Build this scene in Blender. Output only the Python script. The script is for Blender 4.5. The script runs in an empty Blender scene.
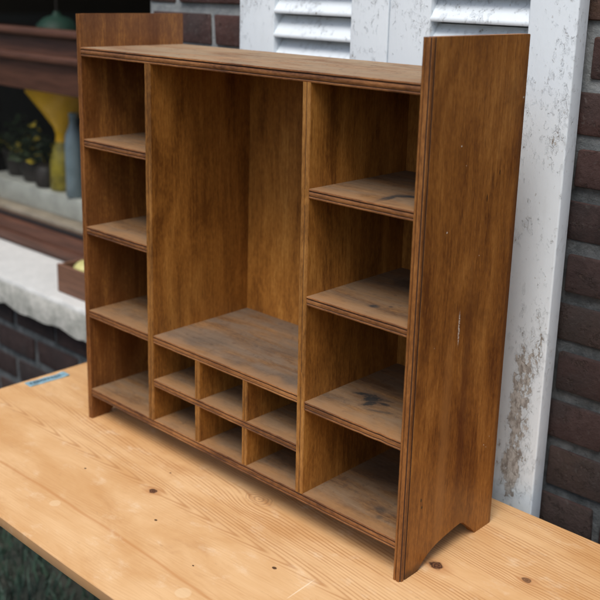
import bpy, bmesh, math, random
from mathutils import Matrix, Vector, noise as mnoise
random.seed(7)
S = bpy.context.scene
C = S.collection
PI = math.pi

# ------------------------------------------------------------------ node helpers
class NT:
    def __init__(s, name):
        s.m = bpy.data.materials.new(name); s.m.use_nodes = True
        s.t = s.m.node_tree; s.n = s.t.nodes; s.l = s.t.links
        s.bsdf = s.n['Principled BSDF']
    def _in(s, sock, v):
        if isinstance(v, bpy.types.NodeSocket): s.l.new(v, sock)
        elif v is not None:
            if isinstance(v, (tuple, list)) and len(v) == 3 and sock.type == 'RGBA': v = (*v, 1)
            sock.default_value = v
    def math(s, op, a, b=None, c=None, clamp=False):
        n = s.n.new('ShaderNodeMath'); n.operation = op; n.use_clamp = clamp
        s._in(n.inputs[0], a)
        if b is not None: s._in(n.inputs[1], b)
        if c is not None: s._in(n.inputs[2], c)
        return n.outputs[0]
    def vmath(s, op, a, b=None, out=0):
        n = s.n.new('ShaderNodeVectorMath'); n.operation = op
        s._in(n.inputs[0], a)
        if b is not None: s._in(n.inputs[1], b)
        return n.outputs['Value'] if op in ('LENGTH', 'DOT_PRODUCT') else n.outputs[0]
    def coord(s):
        if not hasattr(s, 'co'): s.co = s.n.new('ShaderNodeTexCoord').outputs['Object']
        return s.co
    def rnd(s, base=None):
        oi = s.n.new('ShaderNodeObjectInfo')
        off = s.vmath('MULTIPLY', (13.7, 7.9, 5.3), None) if False else None
        cx = s.n.new('ShaderNodeCombineXYZ')
        s._in(cx.inputs[0], s.math('MULTIPLY', oi.outputs['Random'], 13.7))
        s._in(cx.inputs[1], s.math('MULTIPLY', oi.outputs['Random'], 7.9))
        s._in(cx.inputs[2], s.math('MULTIPLY', oi.outputs['Random'], 21.3))
        return s.vmath('ADD', base if base is not None else s.coord(), cx.outputs[0])
    def sep(s, v):
        n = s.n.new('ShaderNodeSeparateXYZ'); s._in(n.inputs[0], v); return n.outputs
    def comb(s, x, y, z):
        n = s.n.new('ShaderNodeCombineXYZ')
        for i, v in enumerate((x, y, z)): s._in(n.inputs[i], v)
        return n.outputs[0]
    def noise(s, vec, scale=1., mul=None, detail=4., rough=.5, dist=0., col=False):
        if mul is not None: vec = s.vmath('MULTIPLY', vec, mul)
        n = s.n.new('ShaderNodeTexNoise'); s._in(n.inputs['Vector'], vec)
        n.inputs['Scale'].default_value = scale; n.inputs['Detail'].default_value = detail
        n.inputs['Roughness'].default_value = rough; n.inputs['Distortion'].default_value = dist
        return n.outputs['Color' if col else 'Fac']
    def voro(s, vec, scale=1., mul=None, feature='F1', out='Distance'):
        if mul is not None: vec = s.vmath('MULTIPLY', vec, mul)
        n = s.n.new('ShaderNodeTexVoronoi'); n.feature = feature; s._in(n.inputs['Vector'], vec)
        n.inputs['Scale'].default_value = scale
        return n.outputs[out]
    def step(s, v, a, b):          # smooth 0..1 between a and b (a may be > b)
        n = s.n.new('ShaderNodeMapRange'); n.interpolation_type = 'SMOOTHSTEP'; n.clamp = True
        s._in(n.inputs['Value'], v)
        if a < b:
            n.inputs['From Min'].default_value = a; n.inputs['From Max'].default_value = b
            return n.outputs[0]
        n.inputs['From Min'].default_value = b; n.inputs['From Max'].default_value = a
        return s.math('SUBTRACT', 1., n.outputs[0])
    def mix(s, f, a, b, mode='MIX'):
        n = s.n.new('ShaderNodeMix'); n.data_type = 'RGBA'; n.blend_type = mode; n.clamp_factor = True
        s._in(n.inputs[0], f); s._in(n.inputs[6], a); s._in(n.inputs[7], b)
        return n.outputs[2]
    def ramp(s, f, stops):
        n = s.n.new('ShaderNodeValToRGB'); s._in(n.inputs[0], f)
        e = n.color_ramp.elements
        while len(e) < len(stops): e.new(.5)
        for i, (p, c) in enumerate(stops): e[i].position = p; e[i].color = (*c, 1)
        return n.outputs[0]
    def bump(s, h, strength=.3, dist=.001, normal=None):
        n = s.n.new('ShaderNodeBump'); s._in(n.inputs['Height'], h)
        n.inputs['Strength'].default_value = strength; n.inputs['Distance'].default_value = dist
        if normal is not None: s._in(n.inputs['Normal'], normal)
        return n.outputs[0]
    def ell(s, c, r, rough=.0, rscale=200., ang=0., plane='xy', soft=.25):
        """soft mask of an ellipse (a stain, knot or scratch) at a place of the object"""
        x, y, z = s.sep(s.coord())
        u, v = {'xy': (x, y), 'yz': (y, z), 'xz': (x, z)}[plane]
        u = s.math('SUBTRACT', u, c[0]); v = s.math('SUBTRACT', v, c[1])
        ca, sa = math.cos(ang), math.sin(ang)
        uu = s.math('ADD', s.math('MULTIPLY', u, ca / r[0]), s.math('MULTIPLY', v, sa / r[0]))
        vv = s.math('ADD', s.math('MULTIPLY', u, -sa / r[1]), s.math('MULTIPLY', v, ca / r[1]))
        d = s.math('SQRT', s.math('ADD', s.math('MULTIPLY', uu, uu), s.math('MULTIPLY', vv, vv)))
        if rough:
            nn = s.noise(s.coord(), rscale, detail=3)
            d = s.math('ADD', d, s.math('MULTIPLY', s.math('SUBTRACT', nn, .5), rough))
        return s.step(d, 1 + soft, 1 - soft), d
    def out(s, col, rough=.5, normal=None, spec=None, metallic=None):
        b = s.bsdf
        s._in(b.inputs['Base Color'], col); s._in(b.inputs['Roughness'], rough)
        if normal is not None: s._in(b.inputs['Normal'], normal)
        if spec is not None: b.inputs['Specular IOR Level'].default_value = spec
        if metallic is not None: b.inputs['Metallic'].default_value = metallic
        return s.m

# ------------------------------------------------------------------ mesh helpers
def obj(name, bm, mat, parent=None, smooth=False, ang=None):
    me = bpy.data.meshes.new(name)
    bmesh.ops.recalc_face_normals(bm, faces=bm.faces)
    bm.to_mesh(me); bm.free()
    for m in (mat if isinstance(mat, (list, tuple)) else [mat]): me.materials.append(m)
    o = bpy.data.objects.new(name, me); C.objects.link(o)
    if parent: o.parent = parent
    if smooth:
        for p in me.polygons: p.use_smooth = True
        if ang: me.set_sharp_from_angle(angle=math.radians(ang))
    return o
def tag(o, label=None, cat=None, group=None, kind=None):
    if label: o['label'] = label
    if cat: o['category'] = cat
    if group: o['group'] = group
    if kind: o['kind'] = kind
    return o
def thing(name, label, cat, loc=(0, 0, 0), group=None):
    o = bpy.data.objects.new(name, None); C.objects.link(o); o.location = loc
    o.empty_display_size = .05
    return tag(o, label, cat, group)
def box(bm, x0, x1, y0, y1, z0, z1, bev=0, seg=2, jit=0):
    r = bmesh.ops.create_cube(bm, size=1)
    vs = r['verts']
    for v in vs:
        v.co = Vector(((x0 + x1) / 2 + v.co.x * (x1 - x0), (y0 + y1) / 2 + v.co.y * (y1 - y0), (z0 + z1) / 2 + v.co.z * (z1 - z0)))
        if jit: v.co += Vector([random.uniform(-jit, jit) for _ in range(3)])
    if bev:
        es = list({e for v in vs for e in v.link_edges})
        r2 = bmesh.ops.bevel(bm, geom=es, offset=bev, segments=seg, profile=.5, affect='EDGES')
        return r2['verts']
    return vs
def extr(bm, prof, axis, a, b, n=1):
    """extrude a closed 2-D outline along an axis. prof = [(p,q)]: axis x -> (y,z), y -> (x,z), z -> (x,y)"""
    def P(p, q, t): return {'x': (t, p, q), 'y': (p, t, q), 'z': (p, q, t)}[axis]
    rings = []
    for k in range(n + 1):
        t = a + (b - a) * k / n
        rings.append([bm.verts.new(P(p, q, t)) for p, q in prof])
    for k in range(n):
        for i in range(len(prof)):
            j = (i + 1) % len(prof)
            bm.faces.new((rings[k][i], rings[k][j], rings[k + 1][j], rings[k + 1][i]))
    bm.faces.new(rings[0]); bm.faces.new(list(reversed(rings[-1])))
    return rings
def lathe(bm, prof, cx, cy, seg=32):
    rings = []
    for r, z in prof:
        rings.append([bm.verts.new((cx + r * math.cos(2 * PI * i / seg), cy + r * math.sin(2 * PI * i / seg), z)) for i in range(seg)])
    for k in range(len(rings) - 1):
        for i in range(seg):
            j = (i + 1) % seg
            bm.faces.new((rings[k][i], rings[k][j], rings[k + 1][j], rings[k + 1][i]))
    bm.faces.new(rings[0]); bm.faces.new(rings[-1])
def arc(cx, cy, r, a0, a1, n):
    return [(cx + r * math.cos(math.radians(a0 + (a1 - a0) * i / n)), cy + r * math.sin(math.radians(a0 + (a1 - a0) * i / n))) for i in range(n + 1)]

# ------------------------------------------------------------------ materials
def stained_wood(name, axis, dark, mid, light, dust=None, dustcol=(.33, .23, .15), marks=None, rough=.42, streak=1.):
    m = NT(name)
    P = m.rnd()
    st = {'x': lambda a, b: (a, b, b), 'y': lambda a, b: (b, a, b), 'z': lambda a, b: (b, b, a)}[axis]
    warp = m.noise(P, 3.5, detail=2, col=True)
    Pw = m.vmath('ADD', P, m.vmath('MULTIPLY', warp, (.02, .02, .02)))
    fine = m.noise(Pw, 1, mul=st(5, 260), detail=5, rough=.62)
    band = m.noise(Pw, 1, mul=st(1.6, 26), detail=4, rough=.55, dist=.6)
    mott = m.noise(Pw, 1, mul=st(4.5, 15), detail=6, rough=.62, dist=.8)
    pore = m.noise(Pw, 1, mul=st(28, 620), detail=2, rough=.5)
    iso = m.noise(P, 1, mul=st(95, 300), detail=4, rough=.7)
    f = m.math('ADD', m.math('MULTIPLY', band, .22 * streak), m.math('MULTIPLY', fine, .22))
    f = m.math('ADD', f, m.math('MULTIPLY', mott, .60 - .1 * streak))
    f = m.math('ADD', f, m.math('MULTIPLY', iso, .30))
    f = m.math('SUBTRACT', f, .14)
    col = m.ramp(f, [(.37, dark), (.5, mid), (.62, light)])
    pm = m.step(pore, .60, .72)
    col = m.mix(m.math('MULTIPLY', pm, .55), col, (dark[0] * .55, dark[1] * .5, dark[2] * .5))
    # dark water and handling stains
    blot = m.noise(P, 7, detail=5, rough=.65, dist=.5)
    bm_ = m.step(blot, .56, .74)
    col = m.mix(m.math('MULTIPLY', bm_, .38), col, (dark[0] * .7, dark[1] * .75, dark[2] * .9))
    rg = m.math('ADD', rough - .1, m.math('MULTIPLY', mott, .25))
    if dust:
        dn = m.noise(P, 1, mul=st(6, 20), detail=6, rough=.65, dist=.8)
        dm = m.math('MULTIPLY', m.step(dn, .30, .62), dust)
        dc = m.mix(m.noise(P, 1, mul=st(14, 120), detail=4), (dustcol[0] * .62, dustcol[1] * .58, dustcol[2] * .54), (dustcol[0] * 1.2, dustcol[1] * 1.2, dustcol[2] * 1.2))
        col = m.mix(dm, col, dc)
        sp = m.noise(P, 1, mul=(55, 55, 55), detail=3, rough=.7)
        col = m.mix(m.math('MULTIPLY', m.step(sp, .56, .70), .50), col, (.085, .055, .036))
        rg = m.math('ADD', rg, .22)
    if marks: col, rg = marks(m, col, rg)
    h = m.math('ADD', m.math('MULTIPLY', fine, .6), m.math('MULTIPLY', pm, -.5))
    nr = m.bump(m.math('ADD', h, m.math('MULTIPLY', iso, .5)), .30, .0006)
    nr = m.bump(m.noise(P, 9, detail=3), .15, .002, nr)
    return m.out(col, rg, nr, spec=.42)

DK, MD, LT = (.140, .046, .0085), (.300, .117, .021), (.45, .200, .044)
def side_marks(m, col, rg):
    e, _ = m.ell((.110, .3755), (.0019, .025), .6, 400, plane='yz', ang=0.02)
    brk = m.noise(m.coord(), 1, mul=(100, 300, 420), detail=3)
    col = m.mix(m.math('MULTIPLY', e, m.step(brk, .40, .52)), col, (.62, .56, .48))
    for (y, z, r) in ((.2395, .707, .0016), (.085, .649, .0012), (.063, .529, .0013), (.10, .62, .0006), (.15, .48, .0007), (.05, .36, .0006), (.205, .155, .0009), (.212, .149, .0007), (.22, .165, .0007)):
        e, _ = m.ell((y, z), (r, r), .4, 600, plane='yz'); col = m.mix(e, col, (.72, .66, .55))
    for (y, z, r, rz) in ((.041, .121, .0017, .003), (.044, .108, .0018, .0024), (.16, .565, .0012, .006), (.19, .60, .001, .004)):
        e, _ = m.ell((y, z), (r, rz), .3, 500, plane='yz'); col = m.mix(e, col, (.018, .008, .004))
    # a redder streak low down, a worn pale foot and a dark toe
    e, _ = m.ell((.135, .25), (.010, .20), .9, 30, plane='yz', soft=.7)
    col = m.mix(m.math('MULTIPLY', e, .55), col, (.085, .022, .006))
    e, _ = m.ell((.09, .17), (.012, .16), .9, 30, plane='yz', soft=.8)
    col = m.mix(m.math('MULTIPLY', e, .5), col, (.36, .165, .048))
    e, _ = m.ell((.02, .0), (.05, .012), .9, 90, plane='yz', soft=.6)
    col = m.mix(m.math('MULTIPLY', e, .75), col, (.035, .014, .007))
    e, _ = m.ell((.243, .35), (.008, .5), .5, 40, plane='yz', soft=.7)
    col = m.mix(m.math('MULTIPLY', e, .6), col, (.07, .026, .010))
    return col, rg
M = {}
def simple0(name, c):
    m = NT(name); return m.out(c, .8)
M['side'] = stained_wood('varnished_side_wood', 'z', DK, MD, LT, marks=side_marks, rough=.40)
M['side_plain'] = stained_wood('varnished_left_side_wood', 'z', DK, (.225, .088, .022), LT, rough=.42)
M['edges'] = stained_wood('reeded_side_edge_wood', 'z', (.10, .034, .009), (.235, .092, .023), (.38, .168, .046), rough=.36)
M['divider'] = stained_wood('varnished_divider_wood', 'z', (.150, .054, .010), (.330, .136, .025), (.49, .230, .050), rough=.40)
M['back'] = stained_wood('back_board_wood', 'z', (.165, .060, .011), (.360, .150, .028), (.53, .258, .058), rough=.42, streak=.9)
M['edge'] = stained_wood('reeded_edge_wood', 'x', (.075, .026, .008), (.22, .088, .026), (.36, .165, .055), rough=.40)
M['groove'] = simple0('dark_groove', (.052, .021, .008))  # flat dark brown given to faces inside the edge grooves
M['edgez'] = stained_wood('reeded_upright_wood', 'z', (.12, .048, .010), (.29, .128, .029), (.44, .22, .060), rough=.38)

def shelf_marks(stains):
    def f(m, col, rg):
        for (c, r, a, ro, k) in stains:
            e, _ = m.ell(c, r, ro * 1.25, 190, ang=a, soft=.45)
            h_, _ = m.ell(c, (r[0] * 1.6, r[1] * 1.9), ro * 1.5, 90, ang=a, soft=.7)
            col = m.mix(m.math('MULTIPLY', h_, k * .30), col, (.07, .050, .038))
            brk = m.step(m.noise(m.coord(), 1, mul=(120, 420, 100), detail=4), .30, .46)
            col = m.mix(m.math('MULTIPLY', m.math('MULTIPLY', e, k), m.math('ADD', .45, m.math('MULTIPLY', brk, .55))), col, (.018, .020, .021))
        # worn pale-orange strip along the front edge
        x, y, z = m.sep(m.coord())
        w = m.math('ADD', y, m.math('MULTIPLY', m.noise(m.coord(), 22, detail=4), -.05))
        col = m.mix(m.math('MULTIPLY', m.step(w, .016, -.02), .55), col, (.35, .185, .075))
        return col, rg
    return f
def shelf_mat(name, stains=(), dust=.70, dc=(.215, .152, .096)):
    return stained_wood(name, 'x', (.085, .038, .014), (.215, .110, .040), (.33, .180, .075), dust=dust, dustcol=dc, marks=shelf_marks(stains), rough=.55)
M['shelf'] = shelf_mat('dusty_shelf_wood')
M['shelf_center'] = shelf_mat('grey_worn_shelf_wood', [((.44, .02), (.05, .012), .1, .9, .3), ((.30, .05), (.04, .02), .5, .9, .25), ((.52, .03), (.03, .02), .3, 1., .3), ((.40, .12), (.10, .02), .1, 1., .22)], .85, (.195, .150, .110))
M['shelf_a'] = shelf_mat('shelf_wood_with_black_hook_stain', [((.710, .038), (.032, .0062), 1.69, .6, .97), ((.718, .070), (.015, .0075), .75, .5, .97), ((.731, .076), (.013, .0060), 0, .5, .95), ((.736, .0135), (.017, .0040), .05, .6, .9)], .85)
M['shelf_b'] = shelf_mat('shelf_wood_with_black_spot', [((.693, .042), (.0075, .006), .3, .5, .95), ((.712, .058), (.003, .003), 0, .4, .7), ((.66, .17), (.03, .02), 0, 1., .5)], .85)
M['shelf_c'] = shelf_mat('shelf_wood_with_ragged_stain', [((.642, .094), (.018, .0050), .35, .9, .97), ((.661, .088), (.013, .013), .7, 1.3, .97), ((.670, .072), (.012, .006), 1.2, 1.2, .9), ((.688, .086), (.010, .004), .2, 1.2, .8), ((.676, .098), (.018, .004), .2, 1.2, .55), ((.70, .06), (.02, .004), .4, 1.2, .45), ((.61, .05), (.025, .008), .2, 1.2, .4), ((.71, .155), (.006, .006), 0, .5, .6)], .85)
M['shelf_bot'] = shelf_mat('bottom_board_wood', [((.715, .055), (.010, .008), 0, .6, .5), ((.728, .035), (.006, .005), 0, .6, .45), ((.65, .16), (.04, .03), 0, 1., .3)], .8)
M['top'] = stained_wood('faded_top_board_wood', 'x', (.13, .060, .026), (.30, .165, .080), (.42, .26, .14), dust=.85, dustcol=(.345, .262, .168), rough=.6)

def pine():
    m = NT('scrubbed_pine'); P = m.coord(); x, y, z = m.sep(P)
    w1 = m.noise(P, 1, mul=(1.3, 5, 1), detail=2)
    w2 = m.noise(P, 1, mul=(7, 22, 7), detail=3)
    yy = m.math('ADD', y, m.math('MULTIPLY', m.math('SUBTRACT', w1, .5), .045))
    yy = m.math('ADD', yy, m.math('MULTIPLY', m.math('SUBTRACT', w2, .5), .006))
    for (cx, cy, r) in ((.810, .077, .0095), (.930, .143, .006), (.33, -.093, .0065), (.478, .020, .016)):
        ex = m.math('DIVIDE', m.math('SUBTRACT', x, cx), r * 3.2); dy = m.math('SUBTRACT', y, cy); ey = m.math('DIVIDE', dy, r * 2.2)
        g = m.math('EXPONENT', m.math('MULTIPLY', m.math('ADD', m.math('MULTIPLY', ex, ex), m.math('MULTIPLY', ey, ey)), -1.))
        yy = m.math('SUBTRACT', yy, m.math('MULTIPLY', dy, m.math('MULTIPLY', g, .8)))
    d = m.math('ABSOLUTE', m.math('ADD', yy, .082))
    d = m.math('SQRT', m.math('ADD', m.math('MULTIPLY', d, d), .00002))
    u = m.math('ADD', m.math('MULTIPLY', d, 165.), m.math('MULTIPLY', x, 16.))
    sn = m.math('SINE', m.math('MULTIPLY', u, 2 * PI))
    ln = m.math('POWER', m.math('MULTIPLY', m.math('ADD', sn, 1.), .5), 2.2)
    amp = m.noise(P, 1, mul=(2.5, 38, 2), detail=3)
    right = m.step(yy, -.095, -.055)
    a = m.math('MULTIPLY', m.step(amp, .36, .62), m.math('ADD', .18, m.math('MULTIPLY', right, .82)))
    core = m.math('MULTIPLY', m.step(d, .020, .005), .85)
    a = m.math('MAXIMUM', a, core)
    fib = m.noise(P, 1, mul=(9, 420, 100), detail=4, rough=.6)
    mot = m.noise(P, 1, mul=(4, 9, 4), detail=5, rough=.6, dist=.4)
    col = m.mix(m.step(mot, .3, .7), (.57, .318, .130), (.71, .465, .240))
    col = m.mix(m.math('MULTIPLY', m.step(fib, .45, .75), .30), col, (.50, .27, .11))
    col = m.mix(m.math('MULTIPLY', m.math('MULTIPLY', ln, a), .75), col, (.40, .185, .065))
    # the reddish line of a second growth centre nearer the front
    w3 = m.math('ADD', y, m.math('MULTIPLY', m.math('SUBTRACT', m.noise(P, 1, mul=(2.2, 2, 1), detail=3), .5), .05))
    d2 = m.math('ABSOLUTE', m.math('ADD', w3, .218))
    col = m.mix(m.math('MULTIPLY', m.step(d2, .005, 0.0), .62), col, (.48, .22, .075))
    d3 = m.math('ADD', m.math('MULTIPLY', d2, 95.), m.math('MULTIPLY', x, 5.))
    l3 = m.math('POWER', m.math('MULTIPLY', m.math('ADD', m.math('SINE', m.math('MULTIPLY', d3, 2 * PI)), 1.), .5), 3.)
    col = m.mix(m.math('MULTIPLY', m.math('MULTIPLY', l3, m.step(d2, .05, .0)), .16), col, (.48, .24, .09))
    # pale scuffs, dirt
    sc = m.noise(P, 1, mul=(16, 26, 10), detail=6, rough=.7)
    col = m.mix(m.math('MULTIPLY', m.step(sc, .54, .74), .45), col, (.78, .62, .43))
    sd = m.noise(P, 1, mul=(5, 14, 5), detail=6, rough=.7, dist=1.)
    col = m.mix(m.math('MULTIPLY', m.step(sd, .52, .74), .40), col, (.44, .22, .085))
    st_ = m.noise(P, 1, mul=(26, 60, 20), detail=5, rough=.7)
    col = m.mix(m.math('MULTIPLY', m.step(st_, .62, .72), .30), col, (.34, .20, .11))
    # knots, plugs, pinholes
    for (cx, cy, r, k) in ((.810, .077, .0095, 1.), (.930, .143, .006, .8), (.33, -.093, .0065, 1.)):
        e, dd = m.ell((cx, cy), (r * 1.2, r), 1.1, 110)
        ring = m.math('MULTIPLY', m.math('ADD', m.math('SINE', m.math('MULTIPLY', dd, 14.)), 1.), .5)
        halo, _ = m.ell((cx, cy), (r * 2.6, r * 1.7), .5, 60, soft=.6)
        col = m.mix(m.math('MULTIPLY', halo, .55), col, (.44, .20, .075))
        col = m.mix(m.math('MULTIPLY', e, k), col, m.mix(ring, (.045, .018, .010), (.17, .075, .035)))
    e, dd = m.ell((.478, .020), (.030, .018), .5, 60, soft=.3)
    ring = m.math('POWER', m.math('MULTIPLY', m.math('ADD', m.math('SINE', m.math('MULTIPLY', dd, 22.)), 1.), .5), 2.)
    col = m.mix(m.math('MULTIPLY', m.math('MULTIPLY', e, ring), .6), col, (.30, .15, .07))
    for (cx, cy, r) in ((.592, -.245, .0125), (.247, -.237, .010)):
        e, _ = m.ell((cx, cy), (r, r * .95), .25, 90, soft=.12); col = m.mix(m.math('MULTIPLY', e, .42), col, (.76, .58, .36))
    for (cx, cy, r) in ((.408, -.149, .0022), (.641, -.106, .0030), (.30, -.03, .0015), (.55, -.19, .0014), (.86, -.02, .0018), (.72, -.22, .002), (.18, -.13, .0018)):
        e, _ = m.ell((cx, cy), (r * 1.4, r), .4, 300); col = m.mix(e, col, (.09, .045, .02))
    e, _ = m.ell((.706, -.115), (.0012, .030), .5, 100, ang=.05); col = m.mix(m.math('MULTIPLY', e, .6), col, (.85, .70, .5))
    edge = m.step(z, -.0008, -.0030)  # edge faces coloured darker for their shade, with patchy dirt
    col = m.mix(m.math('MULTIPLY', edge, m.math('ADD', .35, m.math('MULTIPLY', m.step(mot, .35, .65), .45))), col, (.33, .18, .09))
    h = m.math('ADD', m.math('MULTIPLY', ln, m.math('MULTIPLY', a, .5)), m.math('MULTIPLY', fib, .5))
    nr = m.bump(h, .30, .0008)
    nr = m.bump(mot, .15, .004, nr)
    return m.out(col, m.math('ADD', .5, m.math('MULTIPLY', sc, .2)), nr, spec=.3)
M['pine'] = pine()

def paint(name, patch=False):
    m = NT(name); P = m.rnd() if not patch else m.coord()
    n1 = m.noise(P, 1, mul=(110, 110, 60), detail=7, rough=.68)
    n2 = m.noise(P, 1, mul=(11, 11, 7), detail=4)
    v = m.voro(m.vmath('ADD', P, m.vmath('MULTIPLY', m.noise(P, 40, detail=3, col=True), (.02, .02, .03))), 1, mul=(75, 75, 40), feature='DISTANCE_TO_EDGE')
    thr = m.math('ADD', n1, m.math('MULTIPLY', m.math('SUBTRACT', n2, .5), .55))
    if patch:
        e1, _ = m.ell((.772, .17), (.020, .125), .6, 30, plane='xz', soft=.45)
        e2, _ = m.ell((.765, .04), (.017, .06), .7, 40, plane='xz', soft=.45)
        e3, _ = m.ell((.790, .30), (.016, .09), .9, 40, plane='xz', soft=.7)
        e4, _ = m.ell((.762, .35), (.006, .03), .9, 60, plane='xz', soft=.7)
        e = m.math('MAXIMUM', m.math('MAXIMUM', e1, e2), m.math('MULTIPLY', m.math('MAXIMUM', e3, e4), .62))
        thr = m.math('ADD', thr, m.math('MULTIPLY', e, .26))
    bare = m.step(thr, .70, .715)
    crack = m.math('MULTIPLY', m.step(v, .04, .012), m.step(thr, .56, .66))
    streak = m.noise(P, 1, mul=(300, 300, 12), detail=4, rough=.6)
    woodc = m.mix(m.step(m.noise(P, 1, mul=(160, 160, 70), detail=6, rough=.75), .38, .62), m.mix(streak, (.16, .145, .13), (.38, .355, .325)), (.54, .535, .51))
    dirt = m.noise(P, 1, mul=(30, 30, 9), detail=6, rough=.7)
    pc = m.mix(m.math('MULTIPLY', m.step(dirt, .52, .78), .22), (.72, .80, .855), (.55, .60, .61))
    pc = m.mix(m.math('MULTIPLY', crack, .32), pc, (.44, .45, .44))
    spk = m.noise(P, 1, mul=(190, 190, 110), detail=2)
    pc = m.mix(m.math('MULTIPLY', m.step(spk, .70, .76), .5), pc, (.30, .28, .25))
    col = m.mix(bare, pc, woodc)
    flake = m.math('ADD', m.math('MULTIPLY', m.step(thr, .575, .59), .16), m.math('MULTIPLY', m.step(thr, .63, .64), .30))
    hgt = m.math('SUBTRACT', m.math('ADD', m.math('MULTIPLY', n1, .35), m.math('MULTIPLY', crack, -.4)), m.math('MULTIPLY', bare, .9))
    nr = m.bump(m.math('SUBTRACT', hgt, flake), .9, .0016)
    nr = m.bump(streak, .18, .001, nr)
    return m.out(col, m.math('ADD', .38, m.math('MULTIPLY', bare, .4)), nr, spec=.4)
M['paint'] = paint('peeling_white_paint'); M['paint_patch'] = paint('peeling_white_paint_with_bare_patch', True)

def brick():
    m = NT('weathered_brick'); P = m.coord()
    g = m.n.new('ShaderNodeNewGeometry').outputs['Random Per Island']
    base = m.ramp(g, [(0., (.036, .026, .026)), (.3, (.082, .042, .036)), (.55, (.050, .036, .036)), (.8, (.100, .062, .044)), (1., (.045, .040, .042))])
    n = m.noise(P, 38, detail=7, rough=.7); n2 = m.noise(P, 9, detail=4)
    col = m.mix(m.step(n, .35, .7), base, m.mix(.5, base, (.14, .09, .085)))
    col = m.mix(m.math('MULTIPLY', m.step(n2, .52, .7), .5), col, (.045, .042, .042))
    sp = m.noise(P, 120, detail=3); col = m.mix(m.math('MULTIPLY', m.step(sp, .60, .74), .30), col, (.20, .19, .18))
    col = m.mix(m.math('MULTIPLY', m.step(m.sep(P)[2], .72, .45), .6), col, (.022, .021, .022))  # lower bricks darkened in colour as shade by the shutter gap
    ch = m.step(m.noise(P, 34, detail=6, rough=.75), .56, .66)
    col = m.mix(m.math('MULTIPLY', ch, .55), col, m.mix(.5, col, (.13, .10, .085)))
    nr = m.bump(m.noise(P, 110, detail=6, rough=.75), .9, .004)
    nr = m.bump(ch, .8, -.004, nr)
    return m.out(col, .92, nr, spec=.15)
def mortar():
    m = NT('grey_mortar'); P = m.coord()
    n = m.noise(P, 30, detail=7, rough=.7)
    low = m.step(m.sep(P)[2], .74, .5)        # shade by the shutter gap, painted into the lower courses
    hi = m.mix(m.step(n, .3, .7), (.25, .28, .29), (.40, .43, .44)); lo = m.mix(m.step(n, .3, .7), (.060, .070, .075), (.15, .165, .175))
    col = m.mix(low, hi, lo)
    return m.out(col, .95, m.bump(m.noise(P, 70, detail=8, rough=.75), 1., .009), spec=.15)
M['brick'] = brick(); M['mortar'] = mortar()
def concrete():
    m = NT('pale_rough_concrete'); P = m.coord(); z = m.sep(P)[2]
    n = m.noise(P, 14, detail=7, rough=.7); n2 = m.noise(P, 60, detail=5, rough=.7)
    col = m.mix(m.step(n, .35, .65), (.33, .34, .31), (.56, .56, .52))
    col = m.mix(m.math('MULTIPLY', m.step(n2, .5, .68), .5), col, (.20, .21, .18))
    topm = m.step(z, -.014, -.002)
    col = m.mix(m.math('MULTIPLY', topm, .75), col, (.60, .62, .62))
    return m.out(col, .9, m.bump(m.math('ADD', n, n2), .8, .004), spec=.2)
M['concrete'] = concrete()
def simple(name, c, rough=.5, var=.3, scale=20, spec=.4, stretch=(1, 1, 1), bs=.15, c2=None, **kw):
    m = NT(name); n = m.noise(m.coord(), scale, mul=stretch, detail=6, rough=.65)
    c2 = c2 or tuple(v * (1 - var) for v in c)
    col = m.mix(m.step(n, .3, .7), c2, tuple(min(1, v * (1 + var * .6)) for v in c))
    mm = m.out(col, rough, m.bump(n, bs, .002), spec=spec)
    for k, v in kw.items(): m.bsdf.inputs[k.replace('_', ' ')].default_value = v
    return mm
M['frame'] = simple('red_brown_window_timber', (.095, .040, .024), .55, .35, 6, stretch=(1, 12, 12))
M['yellow'] = simple('yellow_enamel', (.93, .50, .009), .35, .12, 9)
M['olive'] = simple('olive_yellow_glaze', (.30, .24, .03), .3, .5, 25)
M['darkpot'] = simple('dark_stoneware', (.030, .024, .022), .5, .5, 20)
M['green'] = simple('dark_green_enamel', (.008, .040, .026), .6, .3, 12)
M['whitetray'] = simple('off_white_tray', (.42, .43, .40), .5, .2, 14)
M['beige'] = simple('beige_inner_sill', (.30, .25, .19), .6, .25, 12)
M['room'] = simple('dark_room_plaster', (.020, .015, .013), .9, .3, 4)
M['leafdark'] = simple('dark_leaf', (.035, .055, .022), .55, .5, 40)
M['petal'] = simple('yellow_petal', (.70, .52, .04), .6, .3, 40)
M['cratewood'] = simple('old_brown_box_wood', (.17, .085, .052), .6, .35, 5, stretch=(1, 1, 14))
M['fruit'] = simple('pale_yellow_green_skin', (.52, .50, .20), .45, .2, 30)
M['bottle'] = simple('blue_grey_glass', (.22, .29, .33), .15, .2, 10, Alpha=1.)
M['ground'] = simple('mossy_earth', (.036, .038, .030), .95, .5, 9, bs=.8, c2=(.014, .022, .018))
M['grass'] = simple('blue_green_grass', (.045, .085, .055), .6, .5, 6, c2=(.025, .05, .045))
M['tape'] = simple('blue_white_paper_tape', (.46, .72, .84), .5, .2, 60)
M['ink'] = simple('black_ink', (.02, .035, .06), .5, .2, 60)
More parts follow.
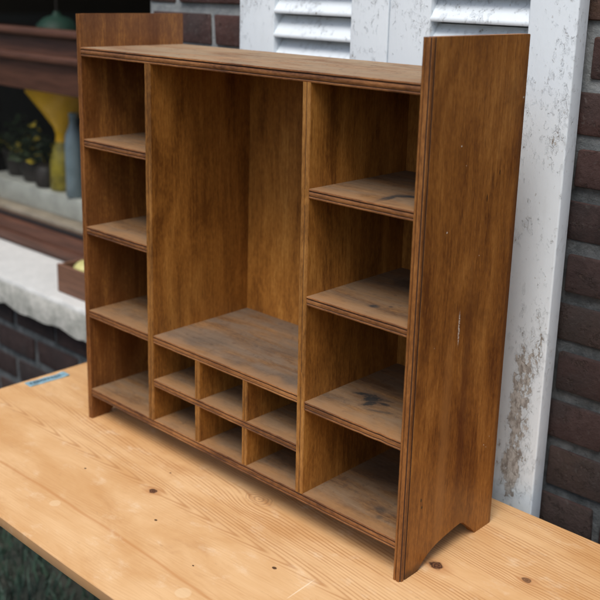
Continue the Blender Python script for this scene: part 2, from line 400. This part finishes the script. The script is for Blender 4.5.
def glassmat():
    m = NT('window_glass'); n = m.n
    n.remove(m.bsdf); out = n['Material Output']
    tr = n.new('ShaderNodeBsdfTransparent'); tr.inputs[0].default_value = (.96, .97, .965, 1)
    gl = n.new('ShaderNodeBsdfGlossy'); gl.inputs['Roughness'].default_value = .03
    fr = n.new('ShaderNodeFresnel'); ge = n.new('ShaderNodeNewGeometry'); m.l.new(m.math('SUBTRACT', 1.45, m.math('MULTIPLY', ge.outputs['Backfacing'], 1.45 - 1 / 1.45)), fr.inputs[0])
    mx = n.new('ShaderNodeMixShader'); m.l.new(m.math('MULTIPLY', fr.outputs[0], m.math('SUBTRACT', 1., ge.outputs['Backfacing'])), mx.inputs[0]); m.l.new(tr.outputs[0], mx.inputs[1]); m.l.new(gl.outputs[0], mx.inputs[2])
    m.l.new(mx.outputs[0], out.inputs[0]); return m.m
M['glass'] = glassmat()

# ------------------------------------------------------------------ the cabinet
W, D, H = .80, .2441, .7988
T, TS, TD = .0145, .0142, .0158
ZT, Z0, ZD, ZE = .739, .065, .2325, .1465
LA, LB, LC = .5695, .4003, .2315
RA, RB, RC = .5665, .399, .2252
D1, D2, E2 = .2015, .5745, .0060
FR = .0012
cab = thing('pigeonhole_cabinet', 'brown stained wooden pigeonhole shelf unit standing on the pale pine table', 'shelf unit')

def side_panel(x0, inner):            # inner = +1 when the inside faces +x
    bm = bmesh.new()
    arch = [(.014, 0), (.042, 0), (.050, .0075), (.058, .0135), (.067, .0190), (.077, .0232), (.088, .0268), (.100, .0295), (.113, .0318), (.126, .0335), (.138, .0352), (.148, .0362), (.155, .0360), (.161, .0340),
            (.166, .0300), (.171, .0255), (.178, .0195), (.187, .0125), (.194, .0055), (.198, 0), (D - .0015, 0), (D, .0015), (D, H - .0015), (D - .0015, H), (.014, H)]
    extr(bm, arch, 'x', x0, x0 + T)
    # front strip: rounded inner corner, groove, bead, groove round the outer corner
    s = [(0, .0142)] + arc(.0025, .0025, .0025, 180, 270, 4) + [(.0042, 0), (.0048, .0013), (.0058, .0013), (.0064, 0), (.0104, 0), (.0114, .0004), (.0121, .0012), (.0123, .0026), (T - .0012, .0028), (T - .0003, .0032), (T, .0042), (T, .0080), (T - .0004, .0090), (T - .0017, .0096), (T - .0017, .0110), (T - .0004, .0116), (T, .0124), (T - .0002, .0142)]
    if inner > 0: s = [(T - p, q) for p, q in s]
    s = [(x0 + p, q) for p, q in s]
    sd_ = 3.3 + x0
    for ring in extr(bm, s, 'z', 0, H - .0004, 70):
        for v in ring:
            if v.co.y < .010:
                w_ = mnoise.noise(Vector((v.co.z * 45, sd_, 0))); c_ = max(0, mnoise.noise(Vector((v.co.z * 110, sd_, 4))) - .40)
                v.co.y += w_ * .0003 + c_ * .003
    o = obj('side_panel', bm, [M['side_plain' if inner > 0 else 'side'], M['groove'], M['edges']], cab)
    for p in o.data.polygons:
        c = p.center
        if c.y < .0095: p.material_index = 2
        lx = (c.x - x0) if inner < 0 else (T - c.x + x0)
        if abs(p.normal.z) < .5 and ((.0047 < lx < .0060 and .0011 < c.y < .003) or (.0118 < lx < T - .0010 and .0016 < c.y < .0029) or (T - .0018 < lx < T - .0008 and .0092 < c.y < .0114)): p.material_index = 1
    o.data.polygons.foreach_set('use_smooth', [True] * len(o.data.polygons)); o.data.set_sharp_from_angle(angle=math.radians(28))
    return o
side_panel(0, 1); side_panel(W - T, -1)

def slab(name, x0, x1, z, ts, mat, depth=D - .006, fr=FR):
    """horizontal board, its front edge worked with a lip, a fat bead and a bottom lip (z = its top)"""
    bm = bmesh.new()
    b = z - ts
    prof = [(fr + .0010, z), (fr + .0002, z - .0008), (fr, z - .0022), (fr + .0010, z - .0030), (fr + .0022, z - .0036), (fr + .0010, z - .0044)]
    r = (ts - .0082) / 2
    prof += [(fr + .0002 + r * .35 * (1 - math.cos(a)), z - .0046 - r + r * math.sin(b_)) for a, b_ in ((PI * .42, PI * .42), (PI * .25, PI * .25), (0, 0), (PI * .25, -PI * .25), (PI * .42, -PI * .42))]
    prof += [(fr + .0018, b + .0034), (fr + .0010, b + .0026), (fr + .0004, b + .0018), (fr + .0008, b), (depth, b), (depth, z)]
    sd_ = random.uniform(0, 50)
    for ring in extr(bm, prof, 'x', x0, x1, max(8, int((x1 - x0) / .012))):
        for v in ring:
            if v.co.y < .01:
                q = v.co.x * 55 + sd_; w_ = mnoise.noise(Vector((q, z * 40, 0))); c_ = max(0, mnoise.noise(Vector((q * 2.3, z * 60, 4))) - .42)
                v.co.y += w_ * .00035 + c_ * .0035; v.co.z += w_ * .00025
    o = obj(name, bm, [mat, M['edge'], M['groove']], cab)
    for p in o.data.polygons:
        c = p.center
        if c.y < fr + .004: p.material_index = 1
        if fr + .0012 < c.y < fr + .0024 and z - .0050 < c.z < z - .0029: p.material_index = 2
        if fr + .0012 < c.y < fr + .0024 and b + .0025 < c.z < b + .0042: p.material_index = 2
        p.use_smooth = True
    o.data.set_sharp_from_angle(angle=math.radians(30))
    return o
def tall_divider(xt, xb, z0, z1, td=TD, y1=D - .006, fr=0.0, name='divider'):
    """upright board with two beads and a middle groove on its front edge"""
    bm = bmesh.new()
    r = td / 4
    prof = [(0, fr + .0022), (.0010, fr + .0006), (td * .22, fr), (td * .40, fr + .0004), (td * .46, fr + .0018), (td * .54, fr + .0018), (td * .60, fr + .0004), (td * .78, fr), (td - .0010, fr + .0006), (td, fr + .0022), (td, y1), (0, y1)]
    nz = max(6, int((z1 - z0) / .012)); rings = extr(bm, prof, 'z', z0, z1, nz); sd_ = random.uniform(0, 50)
    for k_, ring in enumerate(rings):
        for v in ring:
            v.co.x += xb + (xt - xb) * k_ / nz
            if v.co.y < fr + .003:
                w_ = mnoise.noise(Vector((v.co.z * 50, sd_, 0))); c_ = max(0, mnoise.noise(Vector((v.co.z * 120, sd_, 4))) - .42)
                v.co.y += w_ * .0003 + c_ * .003; v.co.x += w_ * .0002
    o = obj(name, bm, [M['divider'], M['edgez'], M['groove']], cab)
    for p in o.data.polygons:
        if p.center.y < fr + .004: p.material_index = 1
        if fr + .0015 < p.center.y < fr + .0020 and abs(p.normal.y) > .9: p.material_index = 2
        p.use_smooth = True
    o.data.set_sharp_from_angle(angle=math.radians(30))
    return o
slab('top_board', T, W - T, ZT, .0157, M['top'], depth=D, fr=.0004)
slab('bottom_board', T, W - T, Z0, .0150, M['shelf_bot'])
zb = lambda z: 1 - z / ZT
X1 = lambda z: D1 - .0025 * zb(z)
X2 = lambda z: D2 + E2 * zb(z)
tall_divider(X1(ZT), X1(Z0), Z0, ZT - .0157)
tall_divider(X2(ZT), X2(Z0), Z0, ZT - .0157)
for z in (LA, LB, LC): slab('shelf', T, X1(z), z, TS, M['shelf'])
for z, k in ((RA, 'shelf_a'), (RB, 'shelf_b'), (RC, 'shelf_c')):
    o = slab('shelf', X2(z) + TD, W - T, z, TS, M[k])
    o['label'] = {'shelf_a': 'shelf with a hooked black stain at its right end', 'shelf_b': 'shelf with one small square black spot', 'shelf_c': 'shelf with a ragged black ink stain'}[k]
slab('shelf', X1(ZD) + TD, X2(ZD), ZD, TS, M['shelf_center'])
slab('shelf', X1(ZE) + TD, X2(ZE), ZE, TS * .95, M['shelf'])
ia, ib = X1(.15) + TD, X2(.15)
tds = .0120
for k in (1, 2):
    xc = ia + (ib - ia) * k / 3 - tds / 2
    tall_divider(xc, xc, ZE, ZD - TS, td=tds, fr=FR, name='pigeonhole_divider')
    tall_divider(xc, xc, Z0, ZE - TS * .95, td=tds, fr=FR, name='pigeonhole_divider')
bm = bmesh.new(); box(bm, T, W - T, D - .006, D - .0004, Z0 - .013, ZT - .0157, 0)
obj('back_board', bm, M['back'], cab)

# ------------------------------------------------------------------ the pine table
tab = thing('work_table', 'pale scrubbed pine table with knots and round wooden plugs, under the shelf unit', 'table', (0, 0, -.72))
TX0, TX1, TY0, TY1 = -.245, 1.55, -.3245, .318
bm = bmesh.new()
nx = 60
prof = [(TY0, -.0180), (TY0 + .001, -.0200), (TY1 - .001, -.020), (TY1, -.018), (TY1, -.0025), (TY1 - .003, 0), (TY0 + .003, 0), (TY0 + .0012, -.0006), (TY0, -.0025)]
rings = extr(bm, prof, 'x', TX0, TX1, nx)
for k, ring in enumerate(rings):
    x = ring[0].co.x
    w = mnoise.noise(Vector((x * 4, 3.1, 0))) * .0022 + mnoise.noise(Vector((x * 17, 1.1, 0))) * .0007
    for v in ring:
        if v.co.y < 0: v.co.y += w
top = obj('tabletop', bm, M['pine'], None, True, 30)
top.parent = tab; top.matrix_parent_inverse = Matrix.Translation((0, 0, .72))
def child(name, bm, mat, par, loc):
    o = obj(name, bm, mat, None, True, 30); o.parent = par; o.matrix_parent_inverse = Matrix.Translation(-Vector(loc)); return o
bm = bmesh.new()
box(bm, TX0 + .09, TX1 - .09, TY0 + .075, TY0 + .097, -.09, -.0205); box(bm, TX0 + .09, TX1 - .09, TY1 - .097, TY1 - .075, -.09, -.0205)
box(bm, TX0 + .07, TX0 + .092, TY0 + .12, TY1 - .12, -.09, -.0205); box(bm, TX1 - .092, TX1 - .07, TY0 + .12, TY1 - .12, -.09, -.0205)
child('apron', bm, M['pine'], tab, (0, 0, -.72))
for lx in (TX0 + .10, TX1 - .10):
    for ly in (TY0 + .10, TY1 - .10):
        bm = bmesh.new(); vs = box(bm, lx - .028, lx + .028, ly - .028, ly + .028, -.72, -.0210, .003, 2)
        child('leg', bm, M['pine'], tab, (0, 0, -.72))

# strip of blue label tape with scribbles at the table's left end
tp = thing('label_tape', 'short pale blue tape strip with black scribble at the left table end', 'tape', (-.221, .06, 0))
bm = bmesh.new()
A, B, Wd = Vector((-.2215, -.004, 0)), Vector((-.2165, .094, 0)), .0130
L = (B - A); n_ = Vector((-L.y, L.x, 0)).normalized()
pts = [A + n_ * Wd, A - n_ * Wd]
lo, hi = [], []
for i in range(13):
    t = i / 12; c = A + L * t; zz = .0009 + .0006 * math.sin(i * 1.3) + (.0015 if i > 10 else 0)
    j = random.uniform(-.0006, .0006)
    lo.append(bm.verts.new(c + n_ * (Wd + j) + Vector((0, 0, zz)))); hi.append(bm.verts.new(c - n_ * (Wd + j) + Vector((0, 0, zz))))
for i in range(12): bm.faces.new((lo[i], lo[i + 1], hi[i + 1], hi[i]))
r = bmesh.ops.solidify(bm, geom=bm.faces[:], thickness=.0003)
for v in bm.verts: v.co -= Vector((-.221, .06, 0))
obj('tape_strip', bm, M['tape'], tp)
bm = bmesh.new()
def stroke(bm, ps, w, z):
    for a, b in zip(ps, ps[1:]):
        a, b = Vector((*a, z)), Vector((*b, z)); d = (b - a)
        if d.length < 1e-6: continue
        nn = Vector((-d.y, d.x, 0)).normalized() * w; d = d.normalized() * w * .5
        vs = [a - nn - d, b - nn + d, b + nn + d, a + nn - d]
        q = [bm.verts.new(v) for v in vs] + [bm.verts.new(v + Vector((0, 0, .0003))) for v in vs]
        for f in ((0, 1, 2, 3), (7, 6, 5, 4), (0, 4, 5, 1), (1, 5, 6, 2), (2, 6, 7, 3), (3, 7, 4, 0)): bm.faces.new([q[i] for i in f])
def onT(u, v):   # u along 0..1, v across -1..1
    c = A + L * u - n_ * Wd * v * 1.0; return (c.x + .221, c.y - .06)
glyphs = [[(.0, -.5), (.4, .6), (.6, -.6), (.8, .2), (1, .5)], [(0, .5), (.1, -.5), (.5, -.1), (.9, -.5), (1, .5)], [(0, 0), (.3, .5), (.7, .4), (.6, -.5), (.1, -.3), (0, 0)], [(0, -.6), (.2, .5), (.5, -.5), (.8, .5), (1, -.3)], [(0, .1), (.5, .3), (1, .0)]]
u = .06
for k in (2, 0, 3, 1, 0, 2, 3, 0, 1, 4):
    wd = .062
    stroke(bm, [onT(u + wd * a, b * .42 + .05) for a, b in glyphs[k]], .0006, .0026)
    u += wd + .026
obj('scribble', bm, M['ink'], tp)

# ------------------------------------------------------------------ shutters
def shutter(x0, x1, sl, sr, yf, label, patch):
    zlo, zhi, th = -.62, 1.50, .035
    t = thing('louvred_shutter', label, 'shutter', ((x0 + x1) / 2, yf + th / 2, zlo), 'white shutters against the brick wall')
    off = Vector(t.location)
    def ch(name, bm, mat):
        for v in bm.verts: pass
        o = obj(name, bm, mat, None, True, 35); o.parent = t; o.matrix_parent_inverse = Matrix.Translation(-off); return o
    bm = bmesh.new(); box(bm, x0, x0 + sl, yf, yf + th, zlo, zhi, .003, 3); ch('stile', bm, M['paint'])
    bm = bmesh.new(); box(bm, x1 - sr, x1, yf, yf + th, zlo, zhi, .003, 3); ch('stile', bm, M['paint_patch' if patch else 'paint'])
    rails = ((zlo, zlo + .14), (.22, .32), (zhi - .10, zhi))
    for a, b in rails:
        bm = bmesh.new(); box(bm, x0 + sl + .0004, x1 - sr - .0004, yf + .001, yf + th - .001, a, b, .003, 2); ch('rail', bm, M['paint'])
    parts = [bmesh.new(), bmesh.new()]
    pitch = .0464; zr = .8045      # underside of one slat in the photograph
    k0 = int((zlo - zr) / pitch)
    for k in range(k0, 40):
        z = zr + k * pitch
        if any(a - .005 < z + .043 and z < b + .003 for a, b in rails) or z > zhi - .1 or z < zlo + .14: continue
        tl = random.uniform(-.0012, .0012); tw = random.uniform(-.001, .001)
        p = [(yf + .002, z), (yf + .0008, z + .002), (yf + .0010, z + .0065), (yf + .0025, z + .0085), (yf + .028 + tl, z + .0435 + tw), (yf + .031 + tl, z + .043 + tw), (yf + .032 + tl, z + .039 + tw), (yf + .006, z + .0005)]
        extr(parts[0 if z > .3 else 1], p, 'x', x0 + sl - .001, x1 - sr + .001, 1)
    for b_ in parts: ch('louvre_panel', b_, M['paint'])
    return t
shutter(.055, .4425, .100, .088, .360, 'white louvred shutter with peeling paint, nearer the dark window of the two', False)
shutter(.4450, .8120, .090, .086, .360, 'white louvred shutter with a long bare grey patch low on its outer edge', True)

# ------------------------------------------------------------------ brick wall with window opening
YW = .41
wall = thing('brick_wall', 'weathered dark red brick wall with thick grey mortar behind the shutters', 'wall', (0, YW, -.75))
OX0, OX1, OZ0, OZ1 = -1.75, -.309, -.06, 1.62  # opening top is out of view, raised so sun reaches the vase
WX0, WX1, WZ0, WZ1 = -2.7, 2.3, -.75, 2.1
bm = bmesh.new()
pitch, bh, bl, j = .0887, .067, .205, .018
k0 = -18
for k in range(k0, 17):
    zc0 = .815 + k * pitch
    if zc0 + bh > WZ1 or zc0 < WZ0 - .02: continue
    x = WX0 - (bl + j) * (.5 if k % 2 else 0) + .05
    while x < WX1:
        a, b = x, x + bl
        x += bl + j
        if k == -1: a += .009; b += .009
        if zc0 + bh > OZ0 - .03 and zc0 < OZ1:
            if a < OX1 and b > OX1: a = OX1 + .002
            if a < OX0 and b > OX0: b = OX0 - .002
            if a > OX0 - .01 and b < OX1 + .01: continue
        if b - a < .02: continue
        dy = random.uniform(-.0025, .0025)
        box(bm, a, b, YW + dy, YW + .10, zc0 + random.uniform(-.0015, .0015), zc0 + bh + random.uniform(-.0015, .0015), .0042, 2, .0030)
o = obj('brickwork', bm, M['brick'], None, True, 40); o.parent = wall; o.matrix_parent_inverse = Matrix.Translation((0, -YW, .75))
bm = bmesh.new()
ym0, ym1 = YW + .007, YW + .255
for a, b, c, d in ((WX0, OX0, WZ0, WZ1), (OX1 + .001, WX1, WZ0, WZ1), (OX0, OX1 + .001, WZ0, OZ0), (OX0, OX1 + .001, OZ1, WZ1)): box(bm, a, b, ym0, ym1, c, d)
bmesh.ops.remove_doubles(bm, verts=bm.verts, dist=1e-5)
o = obj('mortar_bed', bm, M['mortar']); o.parent = wall; o.matrix_parent_inverse = Matrix.Translation((0, -YW, .75))

# window sill
bm = bmesh.new()
prof = [(.368, -.084), (.3665, -.07), (.3665, -.008), (.370, .002), (.380, .004), (.45, .0055), (.584, .008), (.584, -.058), (.408, -.058), (.405, -.09)]
rings = extr(bm, prof, 'x', -1.95, -.262, 120)
for ring in rings:
    x = ring[0].co.x
    for i in (0, 9): ring[i].co.z += mnoise.noise(Vector((x * 11, 0, 5))) * .010 + mnoise.noise(Vector((x * 40, 0, 2))) * .004
    for i in (1, 2, 3): ring[i].co.y += mnoise.noise(Vector((x * 14, i * .7, 9))) * .003
    ring[3].co.z += mnoise.noise(Vector((x * 20, 2, 9))) * .002
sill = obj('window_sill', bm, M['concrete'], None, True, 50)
tag(sill, 'thick pale concrete window sill with a stained rough front, under the dark window', 'window sill')

# window
YF = .585
win = thing('casement_window', 'red brown timber window with a thick cross rail and dark panes, left of the shelf unit', 'window', (-1.03, YF, .0))
woff = Vector(win.location)
def wch(name, bm, mat, smooth=True):
    o = obj(name, bm, mat, None, smooth, 35); o.parent = win; o.matrix_parent_inverse = Matrix.Translation(-woff); return o
bm = bmesh.new(); box(bm, OX0 + .001, OX1 - .001, YF, YF + .07, -.060, .086, .004, 2); box(bm, OX0 + .002, OX1 - .002, YF - .012, YF - .0005, .020, .050, .004, 2); wch('bottom_rail', bm, M['frame'])
bm = bmesh.new(); box(bm, OX0 + .001, OX1 - .001, YF, YF + .07, .526, .712, .004, 2)
box(bm, OX0 + .002, OX1 - .002, YF - .030, YF - .0005, .695, .716, .006, 2); box(bm, OX0 + .002, OX1 - .002, YF - .022, YF - .0005, .618, .640, .006, 2); wch('transom', bm, M['frame'])
for a, b in ((OX0 + .001, OX0 + .08), (OX1 - .08, OX1 - .001)):
    bm = bmesh.new(); box(bm, a, b, YF + .001, YF + .069, .0865, .5255, .004, 2); box(bm, a, b, YF + .001, YF + .069, .7125, 1.55, .004, 2); wch('stile', bm, M['frame'])
bm = bmesh.new(); box(bm, OX0 + .001, OX1 - .001, YF, YF + .07, 1.5505, 1.618, .004, 2); wch('top_rail', bm, M['frame'])
bm = bmesh.new(); box(bm, OX0 + .081, OX1 - .081, YF + .022, YF + .032, .0865, .096, 0); wch('putty_line', bm, simple('black_putty', (.012, .012, .014), .5))
for a, b in ((.0965, .5255), (.7125, 1.55)):
    bm = bmesh.new(); box(bm, OX0 + .08, OX1 - .08, YF + .040, YF + .044, a, b); wch('pane', bm, M['glass'], False)
bm = bmesh.new(); box(bm, OX0 + .003, OX1 - .003, YF + .0705, .96, .070, .098, .003, 2)
isl = obj('inner_sill', bm, M['beige'], None, True, 35); tag(isl, 'beige board inside the window behind the lower pane', 'inner sill')
bm = bmesh.new()
rx0, rx1, ry0, ry1, rz0, rz1 = -3.4, .9, .67, 3.2, -.75, 2.0
vs = [bm.verts.new(p) for p in ((rx0, ry0, rz0), (rx1, ry0, rz0), (rx1, ry1, rz0), (rx0, ry1, rz0), (rx0, ry0, rz1), (rx1, ry0, rz1), (rx1, ry1, rz1), (rx0, ry1, rz1))]
for f in ((0, 1, 2, 3), (4, 5, 6, 7), (1, 2, 6, 5), (2, 3, 7, 6), (3, 0, 4, 7)): bm.faces.new([vs[i] for i in f])
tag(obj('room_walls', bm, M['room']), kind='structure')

# things behind the glass
bm = bmesh.new(); box(bm, -1.66, -.90, .705, .92, .0985, .171, .006, 2)
tag(obj('white_trough', bm, M['whitetray'], None, True, 35), 'off white low trough on the beige board behind the lower pane', 'trough')
bm = bmesh.new(); lathe(bm, [(.040, .172), (.046, .176), (.044, .27), (.034, .31), (.024, .335), (.022, .36), (.030, .385), (.062, .43), (.115, .50), (.125, .60), (.120, .60), (.110, .505), (.058, .435), (.020, .40)], -1.232, .765)
v = obj('flared_vase', bm, [M['yellow'], M['olive']], None, True, 60)
for p in v.data.polygons:
    if p.center.z < .345: p.material_index = 1
tag(v, 'bright yellow flared vase standing behind the lower window pane', 'vase')
bm = bmesh.new(); lathe(bm, [(.026, .172), (.030, .176), (.030, .34), (.027, .375), (.017, .40), (.013, .41), (.013, .435), (.015, .438), (.014, .446), (.004, .447)], -1.112, .728, 24)
tag(obj('glass_bottle', bm, M['bottle'], None, True, 60), 'blue grey bottle right of the yellow vase behind the pane', 'bottle')
def pot(x, y, r, h, label):
    p = thing('potted_plant', label, 'potted plant', (x, y, .172))
    bm = bmesh.new(); lathe(bm, [(r * .7, 0), (r * .75, .004), (r, h * .9), (r * 1.06, h * .9), (r * 1.06, h), (r * .9, h), (r * .85, h * .9)], 0, 0, 24)
    obj('plant_pot', bm, M['darkpot'], p, True, 50)
    rr = random.Random(int(x * 1000)); bm = bmesh.new(); bp = bmesh.new()
    for i in range(150):
        a = rr.uniform(0, 2 * PI); q = r * 1.5 * math.sqrt(rr.random()); z = h + rr.uniform(0, .16) * (1 - q / (r * 2))
        c = Vector((q * math.cos(a), q * math.sin(a), z)); dx = Vector((rr.uniform(-1, 1), rr.uniform(-1, 1), rr.uniform(-.4, 1))).normalized(); s_ = dx.cross(Vector((rr.random(), rr.random(), rr.random()))).normalized()
        tgt = bp if i % 9 == 0 else bm; k = .02
        tgt.faces.new([tgt.verts.new(c + o) for o in (dx * -k, s_ * k * .45, dx * k, s_ * -k * .45)])
    obj('foliage', bm, M['leafdark'], p); obj('blossom', bp, M['petal'], p)
pot(-1.425, .775, .054, .075, 'dark potted plant with small yellow blossoms, left of the yellow vase')
pot(-1.56, .80, .060, .09, 'larger dark potted plant with yellow blossoms at the far left behind the pane')
bm = bmesh.new(); lathe(bm, [(.032, .172), (.036, .176), (.040, .20), (.037, .235), (.030, .245), (.01, .247)], -1.312, .748, 24)
tag(obj('stoneware_jar', bm, M['darkpot'], None, True, 50), 'squat dark stoneware jar between the yellow vase and the potted plants', 'jar')
# green lampshade hung behind the upper pane
bm = bmesh.new(); lathe(bm, [(.082, .60), (.084, .64), (.080, .68), (.066, .712), (.042, .735), (.014, .744), (.010, .756), (.003, .757)], -1.295, .80, 32)
gs = obj('hanging_shade', bm, M['green'], None, True, 60)
lathe_c = bmesh.new(); lathe(lathe_c, [(.003, .7575), (.003, 1.995)], -1.295, .80, 8)
tag(gs, 'dark green round lampshade hanging behind the upper window pane', 'lampshade')
obj('cord', lathe_c, M['darkpot'], gs)

# box with fruit on the sill
bx = thing('wooden_box', 'small brown open wooden box resting on the concrete window sill', 'box', (-.62, .46, .005))
bx.rotation_euler.z = math.radians(0)
def bch(name, a):
    bm = bmesh.new(); box(bm, *a, .0012, 1); return obj(name, bm, M['cratewood'], bx, True, 35)
bch('front_board', (-.115, .115, -.052, -.043, 0.001, .082)); bch('back_board', (-.115, .115, .043, .052, .001, .082))
bch('end_board', (-.114, -.105, -.0428, .0428, .001, .081)); bch('end_board', (.105, .114, -.0428, .0428, .001, .081)); bch('base_board', (-.1048, .1048, -.0428, .0428, .001, .008))
for fx, fy, r, lab in ((-.675, .462, .036, 'pale green yellow fruit lying at the left in the wooden box'), (-.590, .468, .033, 'pale green yellow fruit lying at the right in the wooden box')):
    bm = bmesh.new(); bmesh.ops.create_uvsphere(bm, u_segments=24, v_segments=16, radius=r)
    for v in bm.verts: v.co.z *= .93; v.co += Vector(mnoise.noise_vector(v.co * 30)) * .0012
    f = obj('fruit', bm, M['fruit'], None, True); f.location = (fx, fy, .020 + r * .93 + .012)
    tag(f, lab, 'fruit', 'fruit in the box')

# ------------------------------------------------------------------ ground
bm = bmesh.new()
N = 60
G = [[None] * (N + 1) for _ in range(N + 1)]
for i in range(N + 1):
    for k in range(N + 1):
        u, v = (i / N * 2 - 1), (k / N * 2 - 1)
        x = 40 * u * abs(u) ** 1.5; y = 40 * v * abs(v) ** 1.5
        G[i][k] = bm.verts.new((x, y, -.75 + (mnoise.noise(Vector((x * 3, y * 3, 0))) * .006 if abs(x) < 4 and abs(y) < 4 else 0)))
for i in range(N):
    for k in range(N): bm.faces.new((G[i][k], G[i + 1][k], G[i + 1][k + 1], G[i][k + 1]))
tag(obj('ground', bm, M['ground'], None, True), kind='structure')
bm = bmesh.new(); rr = random.Random(3)
for i in range(9000):
    x, y = rr.uniform(-1.5, .9), rr.uniform(-.9, .38)
    if mnoise.noise(Vector((x * 4, y * 4, 1))) < -.15: continue
    h = rr.uniform(.025, .085); a = rr.uniform(0, 2 * PI); w = rr.uniform(.0015, .004)
    c = Vector((x, y, -.752)); sd = Vector((math.cos(a), math.sin(a), 0)) * w; ln = Vector((rr.uniform(-.6, .6), rr.uniform(-.6, .6), 0)) * h
    m1 = c + Vector((0, 0, h * .6)) + ln * .35; tip = c + Vector((0, 0, h)) + ln
    q = [bm.verts.new(p) for p in (c - sd, c + sd, m1 + sd * .8, m1 - sd * .8, tip)]
    bm.faces.new(q[:4]); bm.faces.new((q[3], q[2], q[4]))
tag(obj('grass', bm, M['grass']), 'low blue green grass on the ground under the table', 'grass', kind='stuff')

# ------------------------------------------------------------------ light
SUN_EL, SUN_AZ = math.radians(60), math.radians(20)    # azimuth from -Y towards +X
wld = bpy.data.worlds.new('World'); S.world = wld; wld.use_nodes = True
nt = wld.node_tree; bg = nt.nodes['Background']
sky = nt.nodes.new('ShaderNodeTexSky'); sky.sky_type = 'NISHITA'; sky.sun_disc = False
sky.sun_elevation = SUN_EL; sky.sun_rotation = PI - SUN_AZ; sky.dust_density = 4.0; sky.air_density = 1.0; sky.ozone_density = 1.0
nt.links.new(sky.outputs[0], bg.inputs[0]); bg.inputs[1].default_value = .115
sl = bpy.data.lights.new('sun', 'SUN'); sl.energy = 1.8; sl.angle = math.radians(30); sl.color = (1, .955, .90)
so = bpy.data.objects.new('sun', sl); C.objects.link(so)
dirv = Vector((math.sin(SUN_AZ) * math.cos(SUN_EL), -math.cos(SUN_AZ) * math.cos(SUN_EL), math.sin(SUN_EL)))
so.rotation_euler = dirv.to_track_quat('Z', 'Y').to_euler(); so.location = dirv * 5

# ------------------------------------------------------------------ camera
cam = bpy.data.cameras.new('camera'); co = bpy.data.objects.new('camera', cam); C.objects.link(co); S.camera = co
R = ((0.7274922787221026, -0.19248356675220998, 0.6585628754569073), (0.6856388499233342, 0.16816387462285978, -0.7082515645924368), (0.025580302490980072, 0.9667838371643243, 0.2543121316852488))
mw = Matrix(R).to_4x4(); mw.translation = Vector((1.54948, -1.041, .85797)); co.matrix_world = mw
cam.sensor_width = 36; cam.lens = 971.03 / 600 * 36
cam.shift_x = -1.82 / 600; cam.shift_y = -58.65 / 600
cam.clip_start = .05; cam.clip_end = 200
cam.dof.use_dof = True; cam.dof.focus_distance = 1.50; cam.dof.aperture_fstop = 4.4

S.view_settings.view_transform = 'Standard'; S.view_settings.look = 'None'; S.view_settings.gamma = 1
S.view_settings.exposure = 0.28
S.render.resolution_x = S.render.resolution_y = 1024
